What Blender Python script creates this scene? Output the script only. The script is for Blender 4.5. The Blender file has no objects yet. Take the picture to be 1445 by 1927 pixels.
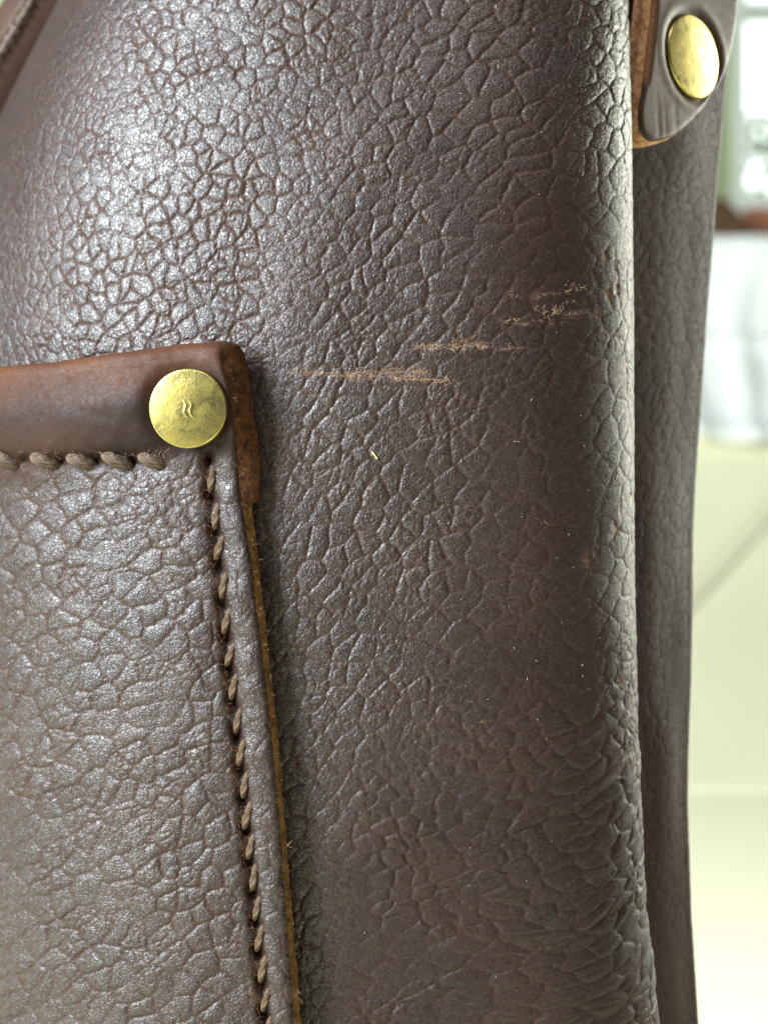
import bpy, math, random
import numpy as np
from mathutils import Vector, Matrix

# ------------------------------------------------------------------ camera, world, light
S = 0.001                      # everything below is measured in millimetres
DC = 170.0                     # camera to the focused leather
MMPX = 90.0 / 1445.0           # millimetres per photograph pixel on the focused plane
scene = bpy.context.scene
col = scene.collection

cam_d = bpy.data.cameras.new('camera')
cam = bpy.data.objects.new('camera', cam_d); col.objects.link(cam)
cam.location = (0, -DC * S, 0); cam.rotation_euler = (math.radians(90), 0, 0)
cam_d.sensor_fit = 'HORIZONTAL'; cam_d.sensor_width = 36.0
cam_d.lens = 36.0 * DC / 90.0
cam_d.clip_start = 0.005; cam_d.clip_end = 50
cam_d.dof.use_dof = True; cam_d.dof.focus_distance = (DC - 1.0) * S
cam_d.dof.aperture_fstop = cam_d.lens / 2.3
scene.camera = cam

world = bpy.data.worlds.new('World'); scene.world = world; world.use_nodes = True
bg = world.node_tree.nodes['Background']
bg.inputs['Color'].default_value = (0.93, 1.0, 0.97, 1); bg.inputs['Strength'].default_value = 0.11

def area(name, loc, target, size, power, color):
    d = bpy.data.lights.new(name, 'AREA'); d.shape = 'RECTANGLE'
    d.size, d.size_y = size; d.energy = power; d.color = color
    o = bpy.data.objects.new(name, d); col.objects.link(o)
    o.location = Vector(loc)
    o.rotation_euler = (Vector(target) - Vector(loc)).to_track_quat('-Z', 'Y').to_euler()
    return o
area('window_lamp_front', (-0.98, -0.55, 0.50), (-0.02, 0, 0.0), (0.50, 0.85), 74, (0.87, 0.955, 1.0))
area('window_lamp_side', (0.52, 0.30, 0.12), (0.03, 0.01, 0.0), (0.30, 0.40), 1.45, (0.97, 1.0, 0.84)).data.spread = math.radians(70)
area('room_lamp', (0.0, -0.66, 0.98), (0.02, 0, 0.03), (0.6, 0.5), 5.5, (1.0, 0.97, 0.92))

scene.view_settings.view_transform = 'Standard'
scene.view_settings.look = 'None'
scene.view_settings.exposure = 0.0
scene.view_settings.gamma = 1.0
scene.view_settings.use_curve_mapping = False
scene.cycles.max_bounces = 6

rng = random.Random(7)
nr = np.random.RandomState(11)

# ------------------------------------------------------------------ numpy noise
def _h(ix, iy, seed):
    n = (ix.astype(np.int64) * 374761393 + iy.astype(np.int64) * 668265263 + seed * 1274126177) & 0xFFFFFFFF
    n = ((n ^ (n >> 13)) * 1274126177) & 0xFFFFFFFF
    n = ((n ^ (n >> 16)) * 2246822519) & 0xFFFFFFFF
    return ((n ^ (n >> 15)) & 0xFFFFFF) / float(0xFFFFFF)

def vnoise(x, y, seed=0):
    x, y = np.broadcast_arrays(np.asarray(x, float), np.asarray(y, float))
    ix, iy = np.floor(x), np.floor(y)
    fx, fy = x - ix, y - iy
    fx = fx * fx * fx * (fx * (fx * 6 - 15) + 10); fy = fy * fy * fy * (fy * (fy * 6 - 15) + 10)
    a, b = _h(ix, iy, seed), _h(ix + 1, iy, seed)
    c, d = _h(ix, iy + 1, seed), _h(ix + 1, iy + 1, seed)
    return (a + (b - a) * fx) * (1 - fy) + (c + (d - c) * fx) * fy - 0.5     # -0.5 .. 0.5

def fbm(x, y, seed=0, oct=3):
    v = 0; a = 1.0
    for k in range(oct):
        v = v + a * vnoise(x, y, seed + k * 17); x = x * 2.03 + 3.1; y = y * 2.03 - 1.7; a *= 0.5
    return v

def voro(x, y, seed=0, jit=0.9):
    """distance to the cell border, cell random number"""
    ix, iy = np.floor(x), np.floor(y)
    best = np.full(x.shape, 9e9); bx = np.zeros_like(x); by = np.zeros_like(x); cid = np.zeros_like(x)
    pts = []
    for j in (-1, 0, 1):
        for i in (-1, 0, 1):
            cx, cy = ix + i, iy + j
            px = cx + 0.5 + jit * (_h(cx, cy, seed) - 0.5) - x
            py = cy + 0.5 + jit * (_h(cx, cy, seed + 5) - 0.5) - y
            d = px * px + py * py
            m = d < best
            best = np.where(m, d, best); bx = np.where(m, px, bx); by = np.where(m, py, by)
            cid = np.where(m, _h(cx, cy, seed + 9), cid)
            pts.append((px, py))
    e = np.full(x.shape, 9e9)
    for px, py in pts:
        dx, dy = px - bx, py - by
        l = np.sqrt(dx * dx + dy * dy)
        v = (0.5 * (px + bx) * dx + 0.5 * (py + by) * dy) / np.maximum(l, 1e-6)
        e = np.where((l > 1e-4) & (v < e), v, e)
    return e, cid

def sstep(a, b, x):
    t = np.clip((x - a) / (b - a), 0, 1); return t * t * (3 - 2 * t)

def gauss(x, s): return np.exp(-0.5 * (x / s) ** 2)

def MX(px, y=0.0): return (px - 722.5) * MMPX * (DC + y) / DC
def MZ(py, y=0.0): return (963.5 - py) * MMPX * (DC + y) / DC

# ------------------------------------------------------------------ mesh helpers
def mesh_np(name, V, F, mat, parent=None, attrs=None, smooth=True):
    """V in millimetres, F (n,4) or (n,3) integer array"""
    me = bpy.data.meshes.new(name)
    V = np.asarray(V, np.float32) * S; F = np.asarray(F, np.int32)
    k = F.shape[1]
    me.vertices.add(len(V)); me.vertices.foreach_set('co', V.ravel())
    me.loops.add(F.size); me.loops.foreach_set('vertex_index', F.ravel())
    me.polygons.add(len(F))
    me.polygons.foreach_set('loop_start', np.arange(0, F.size, k, dtype=np.int32))
    me.polygons.foreach_set('loop_total', np.full(len(F), k, np.int32))
    me.update(calc_edges=True); me.validate()
    if smooth: me.polygons.foreach_set('use_smooth', np.ones(len(me.polygons), bool))
    for an, arr in (attrs or {}).items():
        arr = np.asarray(arr, np.float32)
        if arr.ndim == 2:
            at = me.attributes.new(an, 'FLOAT_VECTOR', 'POINT'); at.data.foreach_set('vector', arr.ravel())
        else:
            at = me.attributes.new(an, 'FLOAT', 'POINT'); at.data.foreach_set('value', arr.ravel())
    me.materials.append(mat)
    o = bpy.data.objects.new(name, me); col.objects.link(o)
    if parent: o.parent = parent
    return o

def grid_faces(nr_, nc, flip=False):
    i = np.arange(nr_ - 1)[:, None] * nc + np.arange(nc - 1)[None, :]
    f = np.stack([i, i + 1, i + nc + 1, i + nc], -1).reshape(-1, 4)
    return f[:, ::-1] if flip else f

def empty(name, loc=(0, 0, 0), parent=None):
    o = bpy.data.objects.new(name, None); col.objects.link(o)
    o.location = Vector(loc) * S; o.empty_display_size = 0.01
    if parent: o.parent = parent
    return o

def tag(o, label=None, cat=None, group=None, kind=None):
    if label: o['label'] = label
    if cat: o['category'] = cat
    if group: o['group'] = group
    if kind: o['kind'] = kind
    return o

def tri_soup():
    return {'v': [], 'f': []}

# ------------------------------------------------------------------ materials
def new_mat(name):
    m = bpy.data.materials.new(name); m.use_nodes = True
    nt = m.node_tree; b = nt.nodes['Principled BSDF']
    return m, nt, b

class NT:
    def __init__(s, nt): s.nt = nt
    def n(s, t, **kw):
        nd = s.nt.nodes.new(t)
        for k, v in kw.items():
            if k.startswith('i_'): nd.inputs[k[2:].replace('_', ' ')].default_value = v
            else: setattr(nd, k, v)
        return nd
    def l(s, a, b): s.nt.links.new(a, b)
    def attr(s, name, out='Fac'): return s.n('ShaderNodeAttribute', attribute_name=name).outputs[out]
    def math(s, op, a, b=None, clamp=False):
        nd = s.n('ShaderNodeMath', operation=op, use_clamp=clamp)
        for i, v in enumerate((a, b)):
            if v is None: continue
            if isinstance(v, (int, float)): nd.inputs[i].default_value = v
            else: s.l(v, nd.inputs[i])
        return nd.outputs[0]
    def ramp(s, v, a, b, c=0.0, d=1.0):
        nd = s.n('ShaderNodeMapRange', interpolation_type='SMOOTHSTEP')
        for i, x in enumerate((a, b, c, d)): nd.inputs[i + 1].default_value = x
        s.l(v, nd.inputs[0]); return nd.outputs[0]
    def mix(s, f, a, b):
        nd = s.n('ShaderNodeMix', data_type='RGBA')
        if isinstance(f, (int, float)): nd.inputs[0].default_value = f
        else: s.l(f, nd.inputs[0])
        for i, v in ((6, a), (7, b)):
            if isinstance(v, tuple): nd.inputs[i].default_value = v + (1,)
            else: s.l(v, nd.inputs[i])
        return nd.outputs[2]
    def noise(s, vec, scale, detail=3, rough=0.55, dist=0.0):
        nd = s.n('ShaderNodeTexNoise'); nd.inputs['Scale'].default_value = scale
        nd.inputs['Detail'].default_value = detail; nd.inputs['Roughness'].default_value = rough
        nd.inputs['Distortion'].default_value = dist
        s.l(vec, nd.inputs['Vector']); return nd.outputs['Fac']
    def vor(s, vec, scale, feature='DISTANCE_TO_EDGE'):
        nd = s.n('ShaderNodeTexVoronoi', feature=feature); nd.inputs['Scale'].default_value = scale
        s.l(vec, nd.inputs['Vector']); return nd.outputs['Distance']

def leather(name, dark=(0.0132, 0.0062, 0.0058), red=(0.040, 0.0155, 0.0082), wornc=(0.115, 0.040, 0.014),
            rough=0.41, spec=0.90, fine=1.0):
    m, nt, b = new_mat(name); t = NT(nt)
    g = t.attr('grain', 'Vector')
    crease, worn, scuff, smooth = t.attr('crease'), t.attr('worn'), t.attr('scuff'), t.attr('soft')
    # warped grain coordinates
    wn = t.n('ShaderNodeTexNoise'); wn.inputs['Scale'].default_value = 1.1; wn.inputs['Detail'].default_value = 2
    t.l(g, wn.inputs['Vector'])
    va = t.n('ShaderNodeVectorMath', operation='MULTIPLY_ADD')
    t.l(wn.outputs['Color'], va.inputs[0]); va.inputs[1].default_value = (0.9, 0.9, 0.0); t.l(g, va.inputs[2])
    gw = va.outputs[0]
    crack = t.ramp(t.vor(gw, 1.25), 0.0, 0.11)              # fine cracks, about 0.8 mm apart
    crack2 = t.ramp(t.vor(gw, 2.1), 0.0, 0.17)
    pore = t.ramp(t.vor(g, 2.4, 'F1'), 0.10, 0.34)
    nz = t.noise(g, 2.3, 1.5, 0.5)
    nz2 = t.noise(g, 1.0, 3)
    amount = t.ramp(t.noise(g, 0.23, 2), 0.35, 0.65, 0.35, 1.0)
    h = t.math('MULTIPLY', crack, t.math('MULTIPLY', amount, 0.75))
    h = t.math('ADD', h, t.math('MULTIPLY', crack2, 0.60))
    h = t.math('ADD', h, t.math('MULTIPLY', pore, 0.35))
    h = t.math('ADD', h, t.math('MULTIPLY', nz, 0.5))
    h = t.math('MULTIPLY', h, t.math('SUBTRACT', 1.0, t.math('MULTIPLY', smooth, 0.75)))
    fuzz = t.noise(g, 7.0, 4, 0.8)
    h = t.math('ADD', h, t.math('MULTIPLY', t.math('MULTIPLY', scuff, fuzz), 3.0))
    bp = t.n('ShaderNodeBump'); bp.inputs['Strength'].default_value = 1.0
    bp.inputs['Distance'].default_value = 0.038 * S * fine
    t.l(h, bp.inputs['Height']); t.l(bp.outputs[0], b.inputs['Normal'])
    # colour
    base = t.mix(t.ramp(t.noise(g, 0.09, 3), 0.3, 0.7), dark, tuple(0.72 * a + 0.28 * c for a, c in zip(dark, red)))
    cr = t.math('ADD', t.math('MULTIPLY', crease, 0.85), t.math('MULTIPLY', t.math('SUBTRACT', 1.0, crack), 0.30), clamp=True)
    cr = t.math('MULTIPLY', cr, t.ramp(nz2, 0.25, 0.6, 0.5, 1.0))
    base = t.mix(cr, base, red)
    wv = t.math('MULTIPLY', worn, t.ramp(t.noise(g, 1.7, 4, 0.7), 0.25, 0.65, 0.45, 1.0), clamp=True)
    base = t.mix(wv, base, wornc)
    sc = t.math('MULTIPLY', scuff, t.ramp(t.noise(g, 5.0, 3, 0.7), 0.42, 0.56, 0.0, 1.0), clamp=True)
    base = t.mix(sc, base, (0.37, 0.20, 0.112))
    t.l(base, b.inputs['Base Color'])
    r = t.math('ADD', rough - 0.06, t.math('MULTIPLY', nz2, 0.12))
    r = t.math('ADD', r, t.math('MULTIPLY', cr, 0.22))
    r = t.math('ADD', r, t.math('MULTIPLY', scuff, 0.4), clamp=True)
    r = t.math('ADD', r, t.math('MULTIPLY', smooth, 0.14), clamp=True)
    t.l(r, b.inputs['Roughness'])
    sp = t.math('MULTIPLY', t.math('SUBTRACT', 1.0, t.math('MULTIPLY', cr, 0.85)), spec)
    pit = t.math('MULTIPLY', t.ramp(pore, 0, 1, 0.50, 1.0), t.ramp(crack2, 0, 1, 0.65, 1.0))
    pit = t.math('MAXIMUM', pit, t.math('MULTIPLY', smooth, 0.8))
    sp = t.math('MULTIPLY', sp, pit)
    sp = t.math('MULTIPLY', sp, t.math('SUBTRACT', 1.0, t.math('MULTIPLY', smooth, 0.70)))
    t.l(sp, b.inputs['Specular IOR Level'])
    return m

def suede(name, a, c, scale=1.0, bump=0.16):
    m, nt, b = new_mat(name); t = NT(nt)
    tc = t.n('ShaderNodeTexCoord'); mp = t.n('ShaderNodeMapping'); mp.inputs['Scale'].default_value = (1000, 1000, 1000)
    t.l(tc.outputs['Object'], mp.inputs['Vector']); g = mp.outputs[0]
    n1 = t.noise(g, 0.9 * scale, 4, 0.7); n2 = t.noise(g, 4.5 * scale, 4, 0.8)
    f = t.math('ADD', t.math('MULTIPLY', n1, 0.6), t.math('MULTIPLY', n2, 0.4))
    t.l(t.mix(t.ramp(f, 0.36, 0.64), a, c), b.inputs['Base Color'])
    b.inputs['Roughness'].default_value = 0.9; b.inputs['Specular IOR Level'].default_value = 0.15
    bp = t.n('ShaderNodeBump'); bp.inputs['Distance'].default_value = bump * S; t.l(n2, bp.inputs['Height'])
    t.l(bp.outputs[0], b.inputs['Normal'])
    return m

def thread(name, a, c):
    m, nt, b = new_mat(name); t = NT(nt)
    tc = t.n('ShaderNodeTexCoord'); mp = t.n('ShaderNodeMapping'); mp.inputs['Scale'].default_value = (450, 2600, 2600)
    t.l(tc.outputs['Object'], mp.inputs['Vector'])
    n1 = t.noise(mp.outputs[0], 1.6, 4, 0.75, 1.2)
    t.l(t.mix(t.ramp(n1, 0.36, 0.62), a, c), b.inputs['Base Color'])
    b.inputs['Roughness'].default_value = 0.75; b.inputs['Specular IOR Level'].default_value = 0.25
    bp = t.n('ShaderNodeBump'); bp.inputs['Distance'].default_value = 0.22 * S; t.l(n1, bp.inputs['Height'])
    t.l(bp.outputs[0], b.inputs['Normal'])
    return m

def brass(name, stained=True):
    m, nt, b = new_mat(name); t = NT(nt)
    tc = t.n('ShaderNodeTexCoord'); mp = t.n('ShaderNodeMapping'); mp.inputs['Scale'].default_value = (1000, 1000, 1000)
    t.l(tc.outputs['Object'], mp.inputs['Vector']); g = mp.outputs[0]
    n1 = t.noise(g, 0.55, 4, 0.6, 0.6); n2 = t.noise(g, 3.2, 4, 0.7)
    f = t.math('ADD', t.math('MULTIPLY', n1, 0.6), t.math('MULTIPLY', n2, 0.4))
    base = t.mix(t.ramp(f, 0.38, 0.62), (0.36, 0.285, 0.075), (0.56, 0.47, 0.18))
    t.l(base, b.inputs['Base Color'])
    b.inputs['Metallic'].default_value = 1.0
    t.l(t.ramp(f, 0.35, 0.65, 0.42, 0.24), b.inputs['Roughness'])
    bp = t.n('ShaderNodeBump'); bp.inputs['Distance'].default_value = (0.03 if stained else 0.012) * S
    t.l(n2, bp.inputs['Height']); t.l(bp.outputs[0], b.inputs['Normal'])
    return m

def plain(name, c, rough=0.8, vary=0.12, scale=30, bump=0.0, bscale=200, spec=0.3):
    m, nt, b = new_mat(name); t = NT(nt)
    tc = t.n('ShaderNodeTexCoord'); g = tc.outputs['Object']
    n1 = t.noise(g, scale, 4)
    t.l(t.mix(n1, tuple(x * (1 - vary) for x in c), tuple(min(1, x * (1 + vary)) for x in c)), b.inputs['Base Color'])
    b.inputs['Roughness'].default_value = rough; b.inputs['Specular IOR Level'].default_value = spec
    if bump:
        bp = t.n('ShaderNodeBump'); bp.inputs['Distance'].default_value = bump
        t.l(t.noise(g, bscale, 3), bp.inputs['Height']); t.l(bp.outputs[0], b.inputs['Normal'])
    return m

M_LEATHER = leather('pebbled_leather')
M_POCKET = leather('pocket_leather', rough=0.43, spec=0.74, fine=1.0)
M_STRAP = leather('strap_leather', dark=(0.040, 0.021, 0.0145), red=(0.07, 0.03, 0.017), rough=0.38, spec=0.55, fine=0.4)
M_SIDE = leather('side_leather', rough=0.5, spec=0.12, fine=0.7)
M_FOLDEDGE = suede('dark_raw_edge', (0.018, 0.007, 0.003), (0.12, 0.046, 0.014))
M_RAWEDGE = suede('golden_raw_edge', (0.065, 0.029, 0.009), (0.25, 0.125, 0.04))
M_TABEDGE = suede('orange_raw_edge', (0.26, 0.10, 0.04), (0.85, 0.50, 0.27), 0.9)
M_THREAD = thread('taupe_thread', (0.035, 0.020, 0.013), (0.18, 0.125, 0.09))
M_THREADV = thread('pale_thread', (0.036, 0.019, 0.011), (0.165, 0.105, 0.062))
M_FUZZ = suede('leather_fibre', (0.26, 0.15, 0.09), (0.52, 0.36, 0.25))
M_FRAY = suede('frayed_leather', (0.07, 0.028, 0.014), (0.22, 0.10, 0.05))
M_BRASS = brass('brass')
M_BRASS2 = brass('clean_brass', False)

# ------------------------------------------------------------------ the surroundings
def box_mesh(name, lo, hi, mat, parent=None, bevel=0.0):
    x0, y0, z0 = lo; x1, y1, z1 = hi
    V = [(x, y, z) for z in (z0, z1) for y in (y0, y1) for x in (x0, x1)]
    F = [(0, 2, 3, 1), (4, 5, 7, 6), (0, 1, 5, 4), (2, 6, 7, 3), (0, 4, 6, 2), (1, 3, 7, 5)]
    o = mesh_np(name, V, F, mat, parent, smooth=False)
    if bevel:
        md = o.modifiers.new('bevel', 'BEVEL'); md.width = bevel * S; md.segments = 3
    return o

M_CREAM = plain('cream_upholstery', (0.80, 0.775, 0.525), 0.85, 0.03, 6, 0.0006, 900)
M_SHEET = plain('cream_sheet', (0.78, 0.755, 0.515), 0.85, 0.03, 6, 0.0006, 900)
M_SEAM = plain('cream_seam', (0.50, 0.49, 0.33), 0.9, 0.05)
M_WHITE = plain('white_cotton', (0.76, 0.79, 0.74), 0.9, 0.02, 12, 0.0008, 500)
M_WOOD = plain('brown_wood', (0.115, 0.060, 0.026), 0.6, 0.35, 14)
M_REDWOOD = plain('red_brown_wood', (0.42, 0.17, 0.085), 0.55, 0.2, 16)
M_FRAME = plain('white_paint', (0.80, 0.86, 0.76), 0.5, 0.02, 5)
M_WALL = plain('pale_wall_paint', (0.72, 0.80, 0.50), 0.9, 0.03, 3)
M_LEAF = plain('leaf_green', (0.22, 0.30, 0.13), 0.6, 0.3, 8)
M_BARK = plain('bark', (0.16, 0.12, 0.08), 0.8, 0.3, 20)

SEAT_Z = -150.0
YB = 1330.0
# day bed: the surface the bag stands on, and its padded back
bed = tag(empty('daybed', (0, 700, SEAT_Z - 250)), 'cream upholstered daybed with padded back that the leather bag stands on', 'daybed')
def cushion(name, x0, x1, y0, y1, z0, z1, mat, parent, n=40, r=30, seed=3, wob=4):
    """soft box: a rounded super-ellipsoid-like cushion"""
    th = np.linspace(-math.pi, math.pi, 2 * n + 1); ph = np.linspace(-math.pi / 2, math.pi / 2, n + 1)
    T, P = np.meshgrid(th, ph)
    def spow(c, e): return np.sign(c) * np.abs(c) ** e
    e = 0.16
    X = spow(np.cos(P), e) * spow(np.cos(T), e); Y = spow(np.cos(P), e) * spow(np.sin(T), e); Z = spow(np.sin(P), e)
    V = np.stack([(x0 + x1) / 2 + X * (x1 - x0) / 2, (y0 + y1) / 2 + Y * (y1 - y0) / 2, (z0 + z1) / 2 + Z * (z1 - z0) / 2], -1)
    V = V.reshape(-1, 3)
    o = mesh_np(name, V - np.array([0, 700, SEAT_Z - 250]), grid_faces(n + 1, 2 * n + 1), mat, parent)
    return o
sx, sy = np.meshgrid(np.linspace(-900, 1100, 60), np.linspace(-320, YB + 20, 60))
sz = SEAT_Z + 0 * sx
seat_top = np.stack([sx, sy, sz], -1).reshape(-1, 3)
box_mesh('seat_base', (-900, -1020, 2), (1100, YB + 160 - 700, 250 - 62), M_CREAM, bed, 12)
box_mesh('seat_cushion', (-895, -1010, 190), (1095, YB + 18 - 700, 250), M_SHEET, bed, 14)
# padded back: tall panel with a welted diagonal seam
zt = (963.5 - 470) * MMPX * (DC + YB) / DC           # top of the back
BKO = np.array([0, 700, SEAT_Z - 250])
def cove(z):                                         # curve of the cover on to the seat, added to even the shading
    h = np.clip(1 - (z - SEAT_Z) / 400.0, 0, 0.999); return 760.0 * (1 - np.sqrt(1 - h * h))
bx_, bz_ = np.meshgrid(np.linspace(-900, 1100, 181), SEAT_Z - 1 + (zt - SEAT_Z + 1) * np.linspace(0, 1, 90) ** 1.8)
F_ = (DC + YB) / DC * MMPX
seam_a = ((1318 - 722.5) * F_, (963.5 - 1130) * F_); seam_b = ((1445 - 722.5) * F_, (963.5 - 990) * F_)
sd = np.array([seam_b[0] - seam_a[0], seam_b[1] - seam_a[1]]); sl = np.linalg.norm(sd); sdn = sd / sl
_k = (DC + YB) / (DC + YB - cove(bz_))
dist = (bx_ * _k - seam_a[0]) * -sdn[1] + (bz_ * _k - seam_a[1]) * sdn[0]
by_ = YB + 9 * gauss(dist, 9) - 5 * gauss(dist - 22, 14) + 5 * vnoise(bx_ / 90, bz_ / 120, 4)
by_ += 30 * sstep(zt - 30, zt, bz_) ** 2
by_ -= cove(bz_)
front = np.stack([bx_, by_, bz_], -1).reshape(-1, 3) - BKO
back_cushion = mesh_np('back_cushion', front, grid_faces(90, 181), M_CREAM, bed)
md = back_cushion.modifiers.new('thick', 'SOLIDIFY'); md.thickness = 0.10; md.offset = -1
# welt along the seam
k = np.linspace(-0.35, 2.2, 60); ang = np.linspace(0, 2 * math.pi, 9)[:-1]
V = []; F = []
for i, q in enumerate(k):
    cx0, cz0 = seam_a[0] + sd[0] * q, seam_a[1] + sd[1] * q; yy = 0.0
    for _ in range(30):
        kk = (DC + YB - yy) / (DC + YB); yy = 0.5 * yy + 0.5 * float(cove(cz0 * kk))
    cx, cz = cx0 * kk, cz0 * kk
    for a in ang:
        V.append((cx - sdn[1] * 2.2 * math.cos(a), YB - yy + 6.0 + 2.2 * math.sin(a), cz + sdn[0] * 2.2 * math.cos(a)))
for i in range(len(k) - 1):
    for j in range(8):
        F.append((i * 8 + j, i * 8 + (j + 1) % 8, i * 8 + 8 + (j + 1) % 8, i * 8 + 8 + j))
mesh_np('seam', np.array(V) - BKO, F, M_SEAM, back_cushion)

# white cloth hung over the back
zl0 = (963.5 - 838) * F_
nx_, nv_ = 200, 90
cx_ = np.linspace(MX(1270, YB), MX(1270, YB) + 560, nx_)
over = zt + 9
path_z = np.concatenate([np.linspace(0, 1, nv_), np.linspace(1, 1, 12)[1:], np.linspace(1, 0.35, 30)[1:]])
V = []
rows = len(path_z)
XX, RR = np.meshgrid(cx_, np.arange(rows))
bot = zl0 - 0.085 * (XX - cx_[0] - 60) + 3 * np.sin(XX / 31)
ZZ = bot + (over - bot) * path_z[RR]
arcp = np.clip((RR - (nv_ - 1)) / 12.0, 0, 1)
YY = YB - 9 - cove(ZZ)
YY = YY + arcp * 150
ZZ = ZZ + 6 * np.sin(arcp * math.pi)
hang = sstep(1.0, 0.2, path_z[RR])
YY -= (1 - arcp) * (9 * np.maximum(0, np.sin(XX / 11.0 + 2.0 * vnoise(ZZ / 90, XX / 60, 3))) * (0.25 + 0.75 * hang)
                    + 7 * vnoise(XX / 26, ZZ / 45, 8))
for zc in (zl0 + 26 * 4.1, zl0 + 205, zl0 + 12):
    YY -= (1 - arcp) * 6 * gauss(ZZ - zc + 0.05 * (XX - cx_[0]), 5.0)
blanket = mesh_np('white_cloth', np.stack([XX, YY, ZZ], -1).reshape(-1, 3), grid_faces(rows, nx_), M_WHITE)
md = blanket.modifiers.new('thick', 'SOLIDIFY'); md.thickness = 0.004; md.offset = 1
tag(blanket, 'white cotton cloth hung in folds over the cream daybed back', 'cloth')

# wall with a window
YW = 1960.0
FW = (DC + YW) / DC * MMPX
wx0 = (1376 - 722.5) * FW; wz0 = (963.5 - 452) * FW; wz1 = (963.5 + 420) * FW; wx1 = wx0 + 1500
wall = empty('wall', (0, YW, SEAT_Z - 250)); tag(wall, kind='structure')
WO = np.array([0, YW, SEAT_Z - 250])
zf = SEAT_Z - 250
box_mesh('wall_panel', (-1800, 0, 0), (wx0, 120, 2400), M_WALL, wall)
box_mesh('wall_panel', (wx0, 0, 0), (wx1, 120, wz0 - zf), M_WALL, wall)
box_mesh('wall_panel', (wx0, 0, wz1 - zf), (wx1, 120, 2400), M_WALL, wall)
box_mesh('wall_panel', (wx1, 0, 0), (wx1 + 900, 120, 2400), M_WALL, wall)
floor = box_mesh('floor', (-1800, -900, zf - 60), (wx1 + 900, YW - 3, zf), plain('wood_floor', (0.35, 0.25, 0.16), 0.5, 0.2, 8))
tag(floor, kind='structure')
win = tag(empty('window', (wx0, YW, wz0)), 'white framed window letting in bright daylight behind the bag', 'window')
ww, wh = wx1 - wx0, wz1 - wz0
jw = 19.0
box_mesh('jamb', (2, -12, 2), (jw, 60, wh - 2), M_FRAME, win, 2)
box_mesh('jamb', (ww - jw, -12, 2), (ww - 2, 60, wh - 2), M_FRAME, win, 2)
mull = (963.5 - 14) * FW - wz0
box_mesh('rail', (jw + 0.5, -6, mull - 9), (ww - jw - .5, 40, mull + 9), M_FRAME, win, 2)
box_mesh('rail', (jw + 0.5, -6, wh - 30), (ww - jw - .5, 40, wh - 2), M_FRAME, win, 2)
box_mesh('rail', (jw + 0.5, -6, 34), (ww - jw - .5, 40, 62), M_FRAME, win, 2)
gm, gnt, gb = new_mat('window_glass')
gb.inputs['Base Color'].default_value = (0.95, 1, 0.97, 1); gb.inputs['Roughness'].default_value = 0.0
gb.inputs['Transmission Weight'].default_value = 1.0; gb.inputs['IOR'].default_value = 1.01
box_mesh('pane', (jw + 1, 14, 63), (ww - jw - 1, 18, mull - 10), gm, win)
box_mesh('pane', (jw + 1, 14, mull + 10), (ww - jw - 1, 18, wh - 31), gm, win)
sill = box_mesh('window_sill', (wx0 + 6, YW - 75, wz0 - 6), (wx1 - 6, YW - 13, wz0 + 34), M_REDWOOD, None, 3)
tag(sill, 'red brown wooden window sill above the white cloth', 'sill')
# dark wooden bracket standing at the end of the sill
px_ = [(1340, None), (1340, 372), (1366, 371), (1385, 388), (1402, 410), (1428, 446), (1428, None)]
yb0, yb1 = YW - 200, YW - 120
V = []
for y in (yb0, yb1):
    for (a, c) in px_:
        f = (DC + yb0) / DC * MMPX
        V.append(((a - 722.5) * f, y, SEAT_Z - 250 if c is None else (963.5 - c) * f))
n = len(px_)
me = bpy.data.meshes.new('wooden_bracket')
me.from_pydata([tuple(np.array(v) * S) for v in V], [], [tuple(range(n))[::-1], tuple(range(n, 2 * n))] + [(i, (i + 1) % n, n + (i + 1) % n, n + i) for i in range(n)])
me.materials.append(M_WOOD)
wb = bpy.data.objects.new('wooden_board', me); col.objects.link(wb)
md = wb.modifiers.new('bevel', 'BEVEL'); md.width = 0.004; md.segments = 3
tag(wb, 'dark brown wooden board with sloping top standing behind the white cloth', 'board')

# shrub outside the window and the sky
tag(box_mesh('ground', (-1800, YW + 125, zf - 60), (wx1 + 2500, 5150, zf), plain('soil', (0.20, 0.19, 0.11), 0.9, 0.3, 3)), kind='structure')
sh = tag(empty('shrub', (1050, 3400, zf)), 'pale green leafy shrub outside the bright window', 'shrub')
V = []; F = []
for c in range(46):
    f = (DC + 3400) / DC * MMPX
    cxp, czp = rng.uniform(1380, 1640), rng.uniform(230, 560)
    cx0, cz0 = (cxp - 722.5) * f, (963.5 - czp) * f
    for k_ in range(34):
        p = Vector((cx0 + rng.gauss(0, 45), 3400 + rng.gauss(0, 90), cz0 + rng.gauss(0, 38))) - Vector((1050, 3400, zf))
        a = Vector((rng.uniform(-1, 1), rng.uniform(-1, 1), rng.uniform(-1, 1))).normalized()
        bb = a.orthogonal().normalized(); w = rng.uniform(8, 15)
        i0 = len(V)
        V += [p - a * w * 1.6, p - bb * w * 0.6 + a.cross(bb) * 3, p + a * w * 1.6, p + bb * w * 0.6 + a.cross(bb) * 3]
        F.append((i0, i0 + 1, i0 + 2, i0 + 3))
tag(mesh_np('foliage', [tuple(v) for v in V], F, M_LEAF, sh, smooth=False), kind='stuff')
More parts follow.
